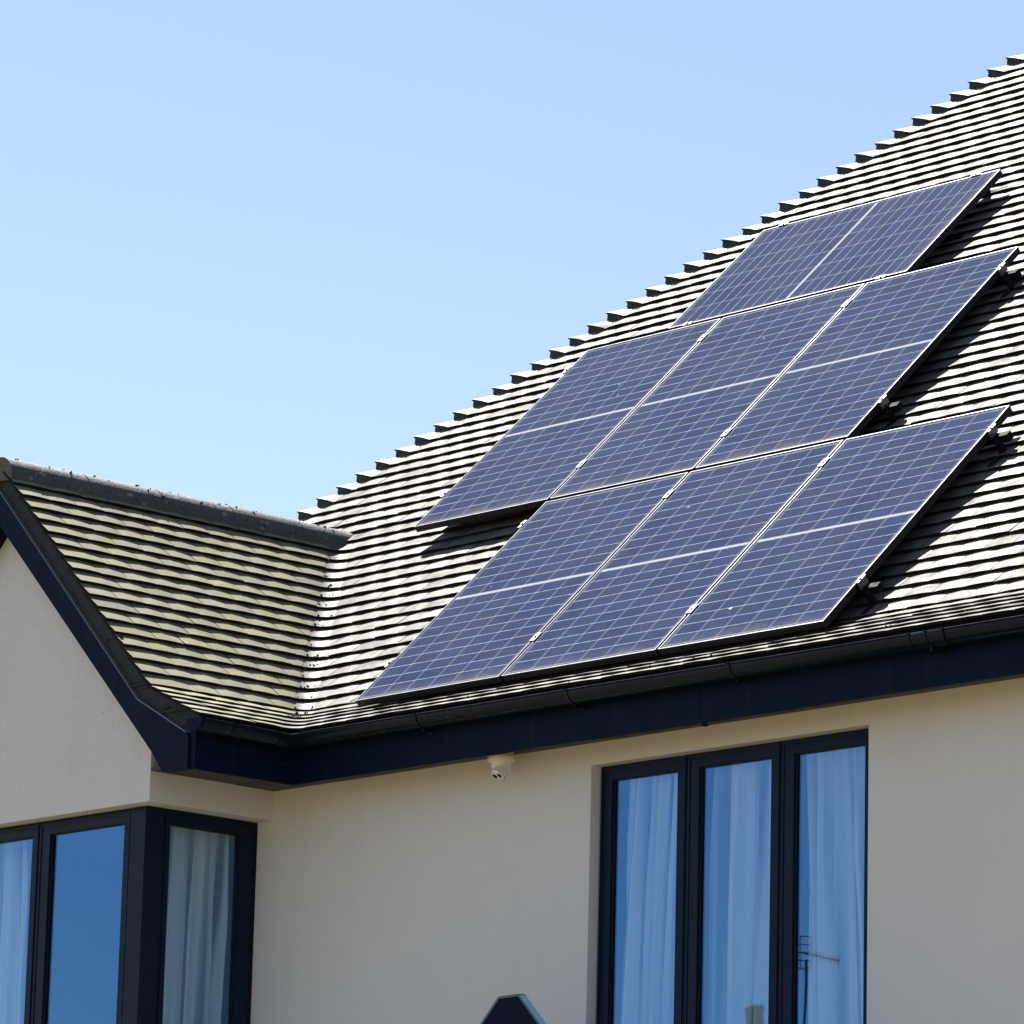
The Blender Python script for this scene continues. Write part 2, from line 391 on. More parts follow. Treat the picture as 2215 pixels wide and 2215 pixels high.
# value of y where the wing ridge meets the main slope
YRM = YB + (ZR-ZB)/tan(PA)
main = MB(); wing = MB()
XRIGHT = 6.2
for k, s in enumerate(fronts):
    sn = fronts[k+1] if k+1 < len(fronts) else s + .1036
    s2 = sn + LAP
    y0, xw0, z0 = prof(s); y1, xw1, z1 = prof(s2)
    nm = Vector((0, -(z1-z0), y1-y0)).normalized()
    nw = Vector((z1-z0, 0, -(xw1-xw0))).normalized()
    below = z0 < ZR - .02
    # main slope
    xl = xw0 + RV if below else y0 + HIPC
    xl1 = xw1 + RV if below else y1 + HIPC
    if below and s < 0: xl1 = xw1 + RV
    n0 = math.floor(xl/TW) - 1
    off = (k % 2)*.5*TW + random.uniform(-.004, .004)
    x = n0*TW + off
    while x < XRIGHT:
        a0 = x + .0015; a1 = x + TW - .0015
        x += TW
        if a1 < xl + .004: continue
        f0 = max(a0, xl); b0 = max(a0, xl1) if (a0 < xl1) else a0
        if f0 == xl: f0 = xl; b0 = xl1 if xl1 < a1 else a1 - .002
        if b0 >= a1: b0 = a1 - .002
        j = random.gauss(0, .0013); lf = (random.gauss(0, .0012), random.gauss(0, .0012))
        dvec = Vector((0, y1-y0, z1-z0)).normalized()*j
        F = [Vector((lerp(f0, a1, t/6), y0, z0)) + dvec for t in range(7)]
        B = [Vector((lerp(b0, a1, t/6), y1, z1)) for t in range(7)]
        cm = (.0029 if s > -.05 else .0020)*min(1, (a1-f0)/TW)
        slab(main, F, B, nm, th=TH if s > -.05 else .0120, camber=cm, lift=lf, a=tone())
    if not below: continue
    # wing slope: from the verge to the valley
    yv = y0 - RV; yv1 = y1 - RV
    yst = YV - .006 + random.uniform(-.003, .003)
    y = yst; first = True
    while y < yv - .002:
        wd = TW*1.5 if (first and k % 2) else TW
        a0 = y + (.0 if first else .0015); a1 = min(y + wd - .0015, yv); e = y + wd > yv
        b1 = yv1 if e else a1
        if not e and a1 > yv1: b1 = yv1
        if b1 <= a0: b1 = a0 + .01
        y += wd; first = False
        j = random.gauss(0, .0013); lf = (random.gauss(0, .0012), random.gauss(0, .0012))
        dvec = Vector((xw1-xw0, 0, z1-z0)).normalized()*j
        F = [Vector((xw0, lerp(a1, a0, t/6), z0)) + dvec for t in range(7)][::-1]
        B = [Vector((xw1, lerp(b1, a0, t/6), z1)) for t in range(7)][::-1]
        cm = (.0029 if s > -.05 else .0020)*min(1, (a1-a0)/TW)
        slab(wing, F, B, nw, th=.0200 if s > -.05 else .0120, camber=cm, lift=lf, a=tone())
    # curved valley tile
    def bez(P0, P1, P2, t): return P0*(1-t)**2 + P1*2*t*(1-t) + P2*t*t
    def vrow(xx, yy, zz):
        # rounded in plan and hung a little high in the trough
        return [bez(Vector((xx, yy-RV, zz)), Vector((xx, yy, zz)), Vector((xx+RV, yy, zz)), t/10) for t in range(11)]
    F = vrow(xw0, y0, z0); B = vrow(xw1, y1, z1)
    nv = (nm + nw).normalized()
    slab(main, F, B, nv, th=TH if s > -.05 else .0120, camber=-.0, lift=(random.gauss(0, .001), random.gauss(0, .001)), a=tone()*.7+.3)
# hidden slopes and underlay as closed slabs
roof = main.build('roof', [M_TILE, M_EDGE_SHADE], house, attr=True)
wroof = wing.build('roof', [M_WTILE, M_EDGE_SHADE], house, attr=True)
wroof['label'] = 'mossy roof slope of the left wing'
# underlay sheets just under the tiles
ul = MB()
def off_pt(y, z, n, d): return y + n[0]*d, z + n[1]*d
nmv = Vector((0, -sin(PA), cos(PA))); nwv = Vector((sin(PB), 0, cos(PB)))
YT = YB + (ZTOP-ZB)/tan(PA)
dn = nmv*-.012; dw = nwv*-.012
def P(x, y, z, d=Vector((0, 0, 0))): return Vector((x, y, z)) + d
# main slope below wing ridge level (right of valley) and above (right of hip)
XEc = XE; 
ul.add([P(XE, YE, ZE, dn), P(XRIGHT, YE, ZE, dn), P(XRIGHT, YB, ZB, dn), P(XB, YB, ZB, dn)], [(0, 1, 2, 3)])
ul.add([P(XB, YB, ZB, dn), P(XRIGHT, YB, ZB, dn), P(XRIGHT, YRM, ZR, dn), P(XR, YRM, ZR, dn)], [(0, 1, 2, 3)])
ul.add([P(YRM+HIPC, YRM, ZR, dn), P(XRIGHT, YRM, ZR, dn), P(XRIGHT, YT, ZTOP, dn), P(YT+HIPC, YT, ZTOP, dn)], [(0, 1, 2, 3)])
ul.add([P(XE, YE, ZE, dw), P(XB, YB, ZB, dw), P(XB, YV+.02, ZB, dw), P(XE, YV+.02, ZE, dw)], [(0, 1, 2, 3)])
ul.add([P(XB, YB, ZB, dw), P(XR, YRM, ZR, dw), P(XR, YV+.02, ZR, dw), P(XB, YV+.02, ZB, dw)], [(0, 1, 2, 3)])
ul.build('underlay', M_DECK, roof)
# far slopes: left slope of the wing, left hip slope and the back, as thick plain sheets
fs = MB()
XBL, XEL = 2*XR-XB, 2*XR-XE
def sheet(mb, q, n, th=.03):
    q = [Vector(p) for p in q]; mb.prism(q, n*-th)
nl = Vector((-sin(PB), 0, cos(PB)))
sheet(fs, [(XR-.005, YV+.02, ZR), (XR-.005, YRM-.01, ZR), (XBL, YB, ZB), (XBL, YV+.02, ZB)], nl)
sheet(fs, [(XBL-.003, YV+.02, ZB), (XBL-.003, YB, ZB), (XEL, YB-.4, ZE), (XEL, YV+.02, ZE)], Vector((-.42, 0, .9)))
ul2 = fs.build('slope', M_WTILE, wroof)
fs = MB()
yl0 = ZB; xh0 = YE+HIPC
# left part of the main front slope, beyond the wing
sheet(fs, [(YE+HIPC, YE, ZE-.01), (XEL, YE, ZE-.01), (XBL-.05, YB, ZB-.01), (YB+HIPC, YB, ZB-.01)], Vector((0, -.4, .9)))
sheet(fs, [(YB+HIPC, YB, ZB-.01), (XBL-.05, YB, ZB-.01), (XR-.05, YRM, ZR-.01), (YRM+HIPC, YRM, ZR-.01)], nmv)
# hip slope facing left and the back slope
YBK = 2*YT - YE
YBB = 2*YT - YB
sheet(fs, [(YB+HIPC, YB, ZB-.03), (YT+HIPC, YT, ZTOP-.03), (YB+HIPC, YBB, ZB-.03)], Vector((-.7, 0, .7)))
sheet(fs, [(YE+HIPC, YE, ZE-.03), (YB+HIPC, YB, ZB-.03), (YB+HIPC, YBB, ZB-.03), (YE+HIPC, YBK, ZE-.03)], Vector((-.4, 0, .9)))
sheet(fs, [(YT+HIPC, YT+.02, ZTOP), (XRIGHT, YT+.02, ZTOP), (XRIGHT, YBK, ZE), (YE+HIPC, YBK, ZE)], Vector((0, .7, .7)), .02)
fs.build('slope', M_TILE, roof)

# ------------------------------------------------------------------ hip tiles (one run, part of the roof)
hb = MB()
nh = Vector((-.5, -.5, .72)).normalized()
hd = Vector((1, 1, tan(PA)))      # per metre of y
def section(z, raise_, half, nseg=12):
    """points across the hip at course height z: from left slope over the crest to the right slope"""
    y = YB + (z-ZB)/tan(PA); x = y + HIPC
    pts = []
    for i in range(nseg+1):
        wv = -1 + 2*i/nseg
        base = Vector((x + half*max(wv, 0), y + half*max(-wv, 0), z))
        # soften the crest
        r = raise_*(1-abs(wv)**1.5)
        pts.append(base + nh*r)
    return pts
hs = [f for f in fronts if prof(f)[2] > -.1]
for i, s in enumerate(hs):
    y0, _, z0 = prof(s); z1 = z0 + DZ*1.22
    jr = random.uniform(-.004, .004); jh = random.uniform(-.006, .006)
    A = section(z0, .064 + jr*1.6, .124 + jh); Bk = section(z1, -.004, .120)
    G = section(z0 - .003, -.004, .120)      # foot of the mortar fill, set back
    G = [g_ + Vector((0, 0, -.002)) for g_ in G]
    th = .013
    A2 = [a - nh*th*(1-abs(-1+2*q/12)**3) - Vector((0,0,.001)) for q, a in enumerate(A)]
    Am = [a + Vector((.003, .003, .002)) for a in A2]
    G = [a + Vector((0, 0, -.054*(1-abs(-1+2*q/12)**1.3))) for q, a in enumerate(A2)]
    n = len(A); vs = A + Bk + A2 + Am + G
    hb.add(vs, [(q, q+1, n+q+1, n+q) for q in range(n-1)], 0, True, min(1, tone()+.35))
    hb.add(vs, [(2*n+q, 2*n+q+1, q+1, q) for q in range(n-1)], 1)
    hb.add(vs, [(3*n+q, 3*n+q+1, 2*n+q+1, 2*n+q) for q in range(n-1)] + [(4*n+q, 4*n+q+1, 3*n+q+1, 3*n+q) for q in range(n-1)], 1)
hb.build('hip', [M_TILE, M_MORTAR], roof, attr=True)

# ------------------------------------------------------------------ ridge of the wing
rb = MB(); RRr = .104; zc = ZR + .046 - RRr
def arc(y, r, z, x=XR, n=14, a0=-.30, a1=pi+.30):
    return [Vector((x + r*cos(a0+(a1-a0)*i/n), y, z + r*sin(a0+(a1-a0)*i/n))) for i in range(n+1)]
ys = [YV-.012, -.39, .085, .56, 1.035, YRM+.065]
for i in range(5):
    a, b_ = ys[i]+.004, ys[i+1]-.004
    jz = random.uniform(-.003, .003); r = RRr + random.uniform(-.002, .002)
    A = arc(a, r, zc+jz); B2 = arc(b_, r, zc+jz); n = len(A); vs = A+B2
    rb.add(vs, [(q, n+q, n+q+1, q+1) for q in range(n-1)], 0, True)
    rb.add(A + [Vector((XR, a, zc-.02))], [(q, q+1, n) for q in range(n-1)], 1)
    rb.add(B2 + [Vector((XR, b_, zc-.02))], [(q+1, q, n) for q in range(n-1)], 1)
    # mortar collar between the tiles
    if i < 4:
        A = arc(b_-.012, r-.004, zc); B2 = arc(b_+.02, r-.004, zc); rb.add(A+B2, [(q, n+q, n+q+1, q+1) for q in range(n-1)], 1, True)
rb.build('ridge', [M_RIDGE, simple('pale_mortar', (.10, .105, .10), .9, var=.4, scale=30)], wroof)

# verge mortar strip under the tile ends
vb = MB()
def vpoly(y): 
    e = .012
    return [(XR, y, ZR-e*1.4), (XB, y, ZB-e), (XE+.0, y, ZE-e), (XE-.02, y, ZE-.075), (-.335, y, -.215), (-.699, y, -.020), (XR, y, 1.172)]
vb.prism(vpoly(YV+.016), (0, .09, 0))
# ragged layers of undercloak slate at the foot
for i in range(16):
    t = random.random()**.6
    if t > .45: px = lerp(XB-.35, XE-.05, (t-.45)/.55); 
    else: px = lerp(XR+.2, XB-.3, t/.45)
    zt = ZR - (px-XR)*tan(PB) if px < XB else ZB + (ZE-ZB)*(px-XB)/(XE-XB)
    zz = zt - random.uniform(.03, .085); w_ = random.uniform(.05, .13)
    vb.box((px-w_/2, YV+.002+random.uniform(0, .01), zz), (px+w_/2, YV+.03, zz+.009))
vb.build('verge', M_VERGE, wroof)

# ------------------------------------------------------------------ bargeboards (right one in view, its mirror beyond the left edge)
def barge(mir):
    f = (lambda p: (2*XR - p[0], p[1], p[2])) if mir else (lambda p: p)
    y = YV
    bp = [(XR+.001, y, 1.172), (-.699, y, -.020), (-.325, y, -.218), (-.300, y, -.240), (-.300, y, -.393), (-.482, y, -.393), (-.571, y, -.288), (XR+.001, y, 1.172-.162)]
    bb = MB(); bb.prism([f(p) for p in bp], (0, .04, 0))
    o = bb.build('bargeboard', M_NAVY, house)
    tr = MB()  # thin pale strip added as the glint on the board's top edge
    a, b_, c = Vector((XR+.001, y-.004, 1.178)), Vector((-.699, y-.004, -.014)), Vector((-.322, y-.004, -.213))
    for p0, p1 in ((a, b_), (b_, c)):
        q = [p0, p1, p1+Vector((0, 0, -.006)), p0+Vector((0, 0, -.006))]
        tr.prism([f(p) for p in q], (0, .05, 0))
    tr.build('glint_strip', M_GLINT, o)
    # box end return behind the board
    bx = MB(); lo = (-.299, y+.012, -.392); hi = (XW+.4521-.001, y+.042, -.205)
    if mir: lo, hi = (2*XR-hi[0], lo[1], lo[2]), (2*XR-lo[0], hi[1], hi[2])
    bx.box(lo, hi); bx.build('end_cap', M_NAVY, o)
    # sloping soffit under the verge overhang
    u = MB(); q = [(XR, y+.041, 1.03), (-.571, y+.041, -.270), (-.571, -D-.001, -.270), (XR, -D-.001, 1.03)]
    u.prism([f(p) for p in q], (0, 0, .02)); u.build('soffit', M_NAVY, o)
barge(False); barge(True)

# ------------------------------------------------------------------ walls
wl = MB()
WX0, WX1, WZ1, WZ0 = 1.5171, 3.2133, -.4518, -2.05
def quad(a, b, c, d, mi=0): wl.add([a, b, c, d], [(0, 1, 2, 3)], mi)
XL0 = XWL + .0; Xleft = YE+HIPC+.35
def wallrect(x0, x1, z0, z1, y=0.0): quad((x0, y, z0), (x1, y, z0), (x1, y, z1), (x0, y, z1))
zt = -.30
wallrect(XW-.25, WX0, GZ, zt); wallrect(WX1, XRIGHT-.3, GZ, zt); wallrect(WX0, WX1, WZ1, zt); wallrect(WX0, WX1, GZ, WZ0)
wallrect(Xleft, XWL, GZ, zt)
dr = .056+.03
quad((WX0, 0, WZ0), (WX0, 0, WZ1), (WX0, dr, WZ1), (WX0, dr, WZ0))
quad((WX1, 0, WZ1), (WX1, 0, WZ0), (WX1, dr, WZ0), (WX1, dr, WZ1))
quad((WX0, 0, WZ1), (WX1, 0, WZ1), (WX1, dr, WZ1), (WX0, dr, WZ1))
# outer side walls and back of the house
quad((Xleft, 0, GZ), (Xleft, 0, zt), (Xleft, YBK-.4, zt), (Xleft, YBK-.4, GZ))
quad((XRIGHT-.3, 0, zt), (XRIGHT-.3, 0, GZ), (XRIGHT-.3, YBK-.4, GZ), (XRIGHT-.3, YBK-.4, zt))
quad((Xleft, YBK-.4, GZ), (XRIGHT-.3, YBK-.4, GZ), (XRIGHT-.3, YBK-.4, zt), (Xleft, YBK-.4, zt))
wl.add([(XRIGHT-.3, 0, zt), (XRIGHT-.3, YBK-.4, zt), (XRIGHT-.3, YT, ZTOP-.1)], [(0, 1, 2)])
wl.build('wall', M_WALL, house)
# wing walls: gable front and lintel band, closed below
wl = MB(); ZL = -.4935; y = -D; ZSI = -2.1
def gz(x): return ZR - .05 - abs(x-XR)*tan(PB) - .02
gp = [(XWL, y, ZL), (XW, y, ZL), (XW, y, gz(XW)), (XR, y, gz(XR)), (XWL, y, gz(XWL))]
wl.add(gp, [(0, 1, 2, 3, 4)])
for x, sg in ((XW, 1), (XWL, -1)):
    q = [(x, y, ZL), (x, 0, ZL), (x, 0, gz(XW)), (x, y, gz(XW))]
    wl.add(q if sg > 0 else q[::-1], [(0, 1, 2, 3)])
# underside of the lintel, as a frame 0.13 deep
i_ = .13
quad((XWL, y, ZL), (XWL+i_, y+i_, ZL), (XW-i_, y+i_, ZL), (XW, y, ZL))
quad((XW, y, ZL), (XW-i_, y+i_, ZL), (XW-i_, 0, ZL), (XW, 0, ZL))
quad((XWL, y, ZL), (XWL, 0, ZL), (XWL+i_, 0, ZL), (XWL+i_, y+i_, ZL))
# below the sill
quad((XWL, y, GZ), (XW, y, GZ), (XW, y, ZSI), (XWL, y, ZSI)); quad((XW, y, GZ), (XW, 0, GZ), (XW, 0, ZSI), (XW, y, ZSI)); quad((XWL, 0, GZ), (XWL, y, GZ), (XWL, y, ZSI), (XWL, 0, ZSI))
quad((XWL, y, ZSI), (XW, y, ZSI), (XW, 0, ZSI), (XWL, 0, ZSI))
o = wl.build('wall', M_WALL, house); o['label'] = 'gable wall of the left wing'
# rooms behind the windows
rm = MB()
def room(x0, x1, y0, y1, z0, z1):
    rm.add([(x0,y0,z0),(x1,y0,z0),(x1,y1,z0),(x0,y1,z0),(x0,y0,z1),(x1,y0,z1),(x1,y1,z1),(x0,y1,z1)],
           [(0,1,2,3),(7,6,5,4),(5,6,2,1),(6,7,3,2),(7,4,0,3)])
room(.3, 5.2, dr+.002, 3.8, -2.9, -.40)
rm.add([(.3,dr+.001,-2.9),(WX0,dr+.001,-2.9),(WX0,dr+.001,-.40),(.3,dr+.001,-.40),(WX1,dr+.001,-2.9),(5.2,dr+.001,-2.9),(5.2,dr+.001,-.40),(WX1,dr+.001,-.40)], [(0,1,2,3),(4,5,6,7)])
rm.add([(XWL+.3,3,-2.9),(XW-.26,3,-2.9),(XW-.26,3,-.47),(XWL+.3,3,-.47)], [(0,1,2,3)])
rm.add([(XW-.26,.01,-2.9),(XW-.26,.01,-.47),(XW-.26,3,-.47),(XW-.26,3,-2.9)], [(0,1,2,3)])
rm.add([(XWL+.25,-.6,-2.9),(XWL+.25,-.6,-.47),(XWL+.25,3,-.47),(XWL+.25,3,-2.9)], [(0,1,2,3)])
rm.add([(XWL+.05,-.66,-.48),(XW-.16,-.66,-.48),(XW-.16,3,-.48),(XWL+.05,3,-.48)], [(0,1,2,3)])
rm.add([(XWL+.05,-.66,-2.2),(XW-.16,-.66,-2.2),(XW-.16,3,-2.2),(XWL+.05,3,-2.2)], [(0,1,2,3)])
rm.build('room', M_ROOM, house)

# ------------------------------------------------------------------ fascia, soffit, gutters
fb = MB(); YF = -.2636; XF = XW+.4521
fb.box((XF-.02, YF, ZF), (2.4635, YF+.02, ZE-.03)); fb.build('fascia', M_NAVY, house)
fb = MB(); fb.box((2.4665, YF, ZF), (XRIGHT-.05, YF+.02, ZE-.03)); fb.build('fascia', M_NAVY, house)
fb = MB(); fb.box((XF-.02, YV+.042, ZF), (XF, YF-.001, ZE-.03)); 
fb.box((XF-.001, YF-.045, ZF-.002), (XF+.010, YF-.0012, ZE-.035)); fb.box((XF+.001, YF-.010, ZF-.0022), (XF+.045, YF-.0012, ZE-.035))
fb.build('fascia', M_NAVY, house)
fb = MB()
fb.box((2.455, YF-.003, ZF-.012), (2.475, YF+.04, ZF-.001)); fb.build('fascia_joint', M_SEAL, house)
sf = MB()
sf.box((XW+.001, YF+.0205, ZS), (XRIGHT-.1, .0, ZS+.01)); sf.box((XW+.0005, -D+.0, ZS+.002), (XF-.0205, YF+.02, ZS+.012)); sf.box((-.545, YV+.043, ZS+.004), (XF-.0205, -D-.0005, ZS+.014))
sf.build('soffit', M_SOFFIT, house)
for x, yy in ((.425, -.215), (4.03, -.1)):
    sv = MB(); sv.lathe((x, yy, ZS-.001), (0, 0, -1), [(0, .004), (.024, .004), (.034, .003), (.036, 0)], 20); sv.build('soffit_vent', M_SEAL, house)

GR = .057
def gutter_section(r, thk=.003, n=14):
    """half-round open on top in (across, up); returns closed loop"""
    o_ = [(r*cos(pi+pi*i/n), r*sin(pi+pi*i/n)) for i in range(n+1)]
    i2 = [((r-thk)*cos(pi+pi*i/n), (r-thk)*sin(pi+pi*i/n)) for i in range(n+1)][::-1]
    return o_ + i2
def run(mb, p0, p1, across, r, mi=0, thk=.003):
    sec = gutter_section(r, thk); p0 = Vector(p0); p1 = Vector(p1); across = Vector(across)
    k = len(sec); A = [p0 + across*a + Vector((0, 0, 1))*b for a, b in sec]; B2 = [p1 + across*a + Vector((0, 0, 1))*b for a, b in sec]
    fs_ = [(i, (i+1) % k, (i+1) % k + k, i+k) for i in range(k)]
    mb.add(A+B2, fs_, mi, True); mb.add(A, [tuple(range(k-1, -1, -1))], mi); mb.add(B2, [tuple(range(k))], mi)
GY = YF - GR - .004; GX = XF + GR + .004; GZt = -.181
def strap(p, along, across, mb):
    """bracket: strap hugging the underside of the gutter with an arm back to the fascia"""
    a = Vector(along); p = Vector(p)
    run(mb, p-a*.012, p+a*.012, across, GR+.0045, 0, .004)
    ac = Vector(across)
    q = p - ac*(GR+.004)
    mb.obox(q - a*.012 + Vector((0, 0, -.075)) , a*.024, ac*.012, Vector((0, 0, .085)))
    mb.obox(q - a*.004 + Vector((0, 0, -.070)), a*.008, ac*.06, Vector((0, 0, .022)))
    # clip over the front lip
    mb.obox(p + ac*(GR-.010) - a*.012 + Vector((0, 0, 0)), a*.024, ac*.016, Vector((0, 0, .0045)))
def lip(mb, p0, p1, across):
    p0 = Vector(p0); p1 = Vector(p1); ac = Vector(across)*GR
    mb.tube(p0+ac, p1+ac, .0032, n=8)
gm = MB(); run(gm, (GX+.004, GY, GZt), (XRIGHT-.05, GY, GZt-.012), (0, -1, 0), GR); lip(gm, (GX+.004, GY, GZt), (XRIGHT-.05, GY, GZt-.012), (0, -1, 0))
gut = gm.build('gutter', M_NAVY2, house); gut['label'] = 'long gutter along the main eaves'
for x in (.729, 1.735, 2.740, 4.96, 5.97):
    b_ = MB(); strap((x, GY, GZt-.012*(x/6)), (1, 0, 0), (0, -1, 0), b_); b_.build('gutter_bracket', M_NAVY2, gut)
# union joint: wide sleeve with three ribs
um = MB(); zu = GZt-.0078
run(um, (3.772, GY, zu), (3.972, GY, zu), (0, -1, 0), GR+.0035, 0, .0035)
for x in (3.780, 3.872, 3.964): run(um, (x-.006, GY, zu), (x+.006, GY, zu), (0, -1, 0), GR+.0075, 0, .004); um.box((x-.010, GY-GR-.007, zu), (x+.010, GY-GR+.010, zu+.006))
um.obox((3.845, GY+GR-.004, zu-.075), (.055, 0, 0), (0, .008, 0), (0, 0, .08)); um.obox((3.868, GY-.02, zu-.078), (.010, 0, 0), (0, .08, 0), (0, 0, .024))
um.build('gutter_union', M_NAVY2, gut)
gm = MB(); run(gm, (GX, YV-.052, GZt+.006), (GX, GY-.004, GZt), (1, 0, 0), GR); lip(gm, (GX, YV-.052, GZt+.006), (GX, GY-.07, GZt), (1, 0, 0))
gw = gm.build('gutter', M_NAVY2, house); gw['label'] = 'short gutter on the wing eaves'
cp = MB(); k = 14; pts = [Vector((GX+(GR+.003)*cos(pi+pi*i/k), YV-.054, GZt+.006+(GR+.003)*sin(pi+pi*i/k))) for i in range(k+1)] + [Vector((GX+GR+.003, YV-.054, GZt+.010)), Vector((GX-GR-.003, YV-.054, GZt+.010))]
cp.prism(pts, (0, .022, 0)); cp.build('stop_end', M_NAVY, gw)
b_ = MB(); strap((GX, YV+.16, GZt+.004), (0, 1, 0), (1, 0, 0), b_); b_.build('gutter_bracket', M_NAVY2, gw)
# internal corner piece
cn = MB(); run(cn, (GX-.01, GY, GZt+.001), (GX+.115, GY, GZt+.001), (0, -1, 0), GR+.0035, 0, .0035); run(cn, (GX, GY-.115, GZt+.001), (GX, GY+.01, GZt+.001), (1, 0, 0), GR+.0030, 0, .0035)
for e in (.0, ): 
    run(cn, (GX+.108, GY, GZt+.001), (GX+.118, GY, GZt+.001), (0, -1, 0), GR+.0065, 0, .004); run(cn, (GX, GY-.118, GZt+.001), (GX, GY-.108, GZt+.001), (1, 0, 0), GR+.0065, 0, .004)
cn.build('gutter_corner', M_NAVY2, gut)

# ------------------------------------------------------------------ windows
def casement(win, o, ux, uz, nrm, w_, h, bar, groove=.003, glass_back=.020, depth=.05):
    """one sash: o = lower left corner of its front face, ux along, nrm outwards"""
    o = Vector(o); ux = Vector(ux); uz = Vector((0, 0, 1)); nr = Vector(nrm)
    l, r, t, b2 = bar
    sm = MB()
    o1 = o + ux*groove; W = w_ - 2*groove
    sm.obox(o1, ux*l, -nr*depth, uz*h); sm.obox(o1+ux*(W-r), ux*r, -nr*depth, uz*h)
    sm.obox(o1+ux*l+uz*(h-t), ux*(W-l-r), -nr*depth, uz*t); sm.obox(o1+ux*l, ux*(W-l-r), -nr*depth, uz*b2)
    # raised outer rebate line
    sm.obox(o1+ux*.006+nr*.0+uz*.006, ux*.012, nr*.004, uz*(h-.012)); sm.obox(o1+ux*(W-.018)+uz*.006, ux*.012, nr*.004, uz*(h-.012)); sm.obox(o1+ux*.018+uz*(h-.018), ux*(W-.036), nr*.004, uz*.012)
    so_ = sm.build('sash', M_FRAME, win)
    gl = MB(); g0 = o1+ux*(l-.004)-nr*glass_back+uz*(b2-.004)
    gl.obox(g0, ux*(W-l-r+.008), -nr*.004, uz*(h-t-b2+.008))
    gl.build('pane', M_GLASS, win)
    # black gasket
    bd = MB(); e = .005
    g1 = o1+ux*l-nr*(glass_back-.001)+uz*b2; gw_, gh = W-l-r, h-t-b2
    bd.obox(g1, ux*e, nr*.006, uz*gh); bd.obox(g1+ux*(gw_-e), ux*e, nr*.006, uz*gh); bd.obox(g1+ux*e+uz*(gh-e), ux*(gw_-2*e), nr*.006, uz*e)
    bd.build('gasket', M_SEAL, win)
# main window: three casements
wz0, wz1 = WZ0+.03, -.4575
fm = MB()
fm.box((WX0+.001, .070, WZ0+.001), (WX1-.001, .125, WZ0+.029)); fm.box((WX0+.001, .070, wz1+.0005), (WX1-.001, .125, WZ1-.0005))
fm.box((WX0+.001, .066, wz0), (WX0+.006, .125, wz1))
for x in (2.073, 2.647): fm.box((x-.012, .072, wz0), (x+.012, .124, wz1))
fm.box((WX0-.04, -.03, WZ0-.03), (WX1+.04, .124, WZ0+.0))
win = fm.build('window', M_SEAL, house); win['label'] = 'three-light window in the main wall'
YW = .056
casement(win, (1.5225, YW, wz0), (1, 0, 0), 0, (0, -1, 0), 2.073-1.5225, wz1-wz0, (.070, .056, .060, .06))
casement(win, (2.073, YW, wz0), (1, 0, 0), 0, (0, -1, 0), 2.647-2.073, wz1-wz0, (.072, .055, .060, .06))
casement(win, (2.647, YW, wz0), (1, 0, 0), 0, (0, -1, 0), 3.211-2.647, wz1-wz0, (.074, .066, .060, .06))
# wing corner window: front lights and side light meeting at a corner post
yf, xs = -D+.0719, XW-.1125
z0, z1 = ZSI+.002, -.5035
fm = MB()
fm.box((xs-.115, yf, z0), (xs, yf+.115, z1)); 
fm.box((2*XR-xs, yf, z0), (2*XR-xs+.115, yf+.115, z1))
fm.box((2*XR-xs, yf+.02, z1+.0005), (xs-.005, yf+.1, ZL-.0005)); fm.box((xs-.1, yf+.1, z1+.0005), (xs-.005, -.001, ZL-.0005))
win = fm.build('window', M_FRAME, house); win['label'] = 'corner window of the left wing'
pit = .728
xr_ = -.935
for i in range(3):
    casement(win, (xr_-pit*(i+1), yf+.004, z0), (1, 0, 0), 0, (0, -1, 0), pit, z1-z0, (.082, .052, .060, .06))
fm2 = MB(); 
for x in (xr_, xr_-pit, xr_-2*pit): fm2.box((x-.010, yf+.012, z0), (x+.010, yf+.05, z1))
fm2.build('mullion', M_SEAL, win)
casement(win, (xs-.004, yf+.118, z0), (0, 1, 0), 0, (1, 0, 0), .008-(yf+.118)-.002, z1-z0, (.036, .108, .062, .06))

# ------------------------------------------------------------------ curtains (hang inside: things of their own)
def curtain(name, p0, ux, inward, W, zt_, zb_, folds, amp, lean=0., seed=1, label='', gather=0, group='curtains behind the windows'):
    rnd = random.Random(seed); mb = MB(); ux = Vector(ux); inn = Vector(inward); p0 = Vector(p0)
    NX, NZ = int(W*260), 24
    ph = [rnd.uniform(0, 6.28) for _ in range(4)]
    vs = []; ga = []
    for j in range(NZ+1):
        tz = j/NZ; z = lerp(zt_, zb_, tz)
        for i in range(NX+1):
            t = i/NX; x = t*W
            xx = x + lean*tz*(1-t*.3) + gather*sin(pi*t)*tz*tz
            q = noise.noise(Vector((x*5.5, tz*.55, seed*3.7)))*1.1
            f = t*folds*2*pi + q*2.6
            a = amp*(.45+.55*min(1, tz*3))
            d = a*(sin(f + ph[0]) + .45*sin(2.3*f + ph[1] + tz*.8) + .25*sin(4.1*f+ph[2])) + .012*noise.noise(Vector((x*30, tz*1.5, seed)))
            vs.append(p0 + ux*xx + inn*d + Vector((0, 0, z)))
            e1 = noise.noise(Vector((x*19 - tz*lean*14, tz*.35, seed*1.7))); e2 = noise.noise(Vector((x*52 - tz*lean*30, tz*.5, seed+9.)))
            ga.append(min(1, max(0, .5 + .5*math.tanh(6*(e1+.12)) * (.55+.45*min(1, tz*5)) + .45*e2)))
    fs_ = [(j*(NX+1)+i, j*(NX+1)+i+1, (j+1)*(NX+1)+i+1, (j+1)*(NX+1)+i) for j in range(NZ) for i in range(NX)]
    mb.add(vs, fs_, 0, True)
    o = mb.build(name, M_CURT)
    at = o.data.attributes.new('gather', 'FLOAT', 'POINT'); at.data.foreach_set('value', ga)
    return tag(o, label, 'curtain', group)
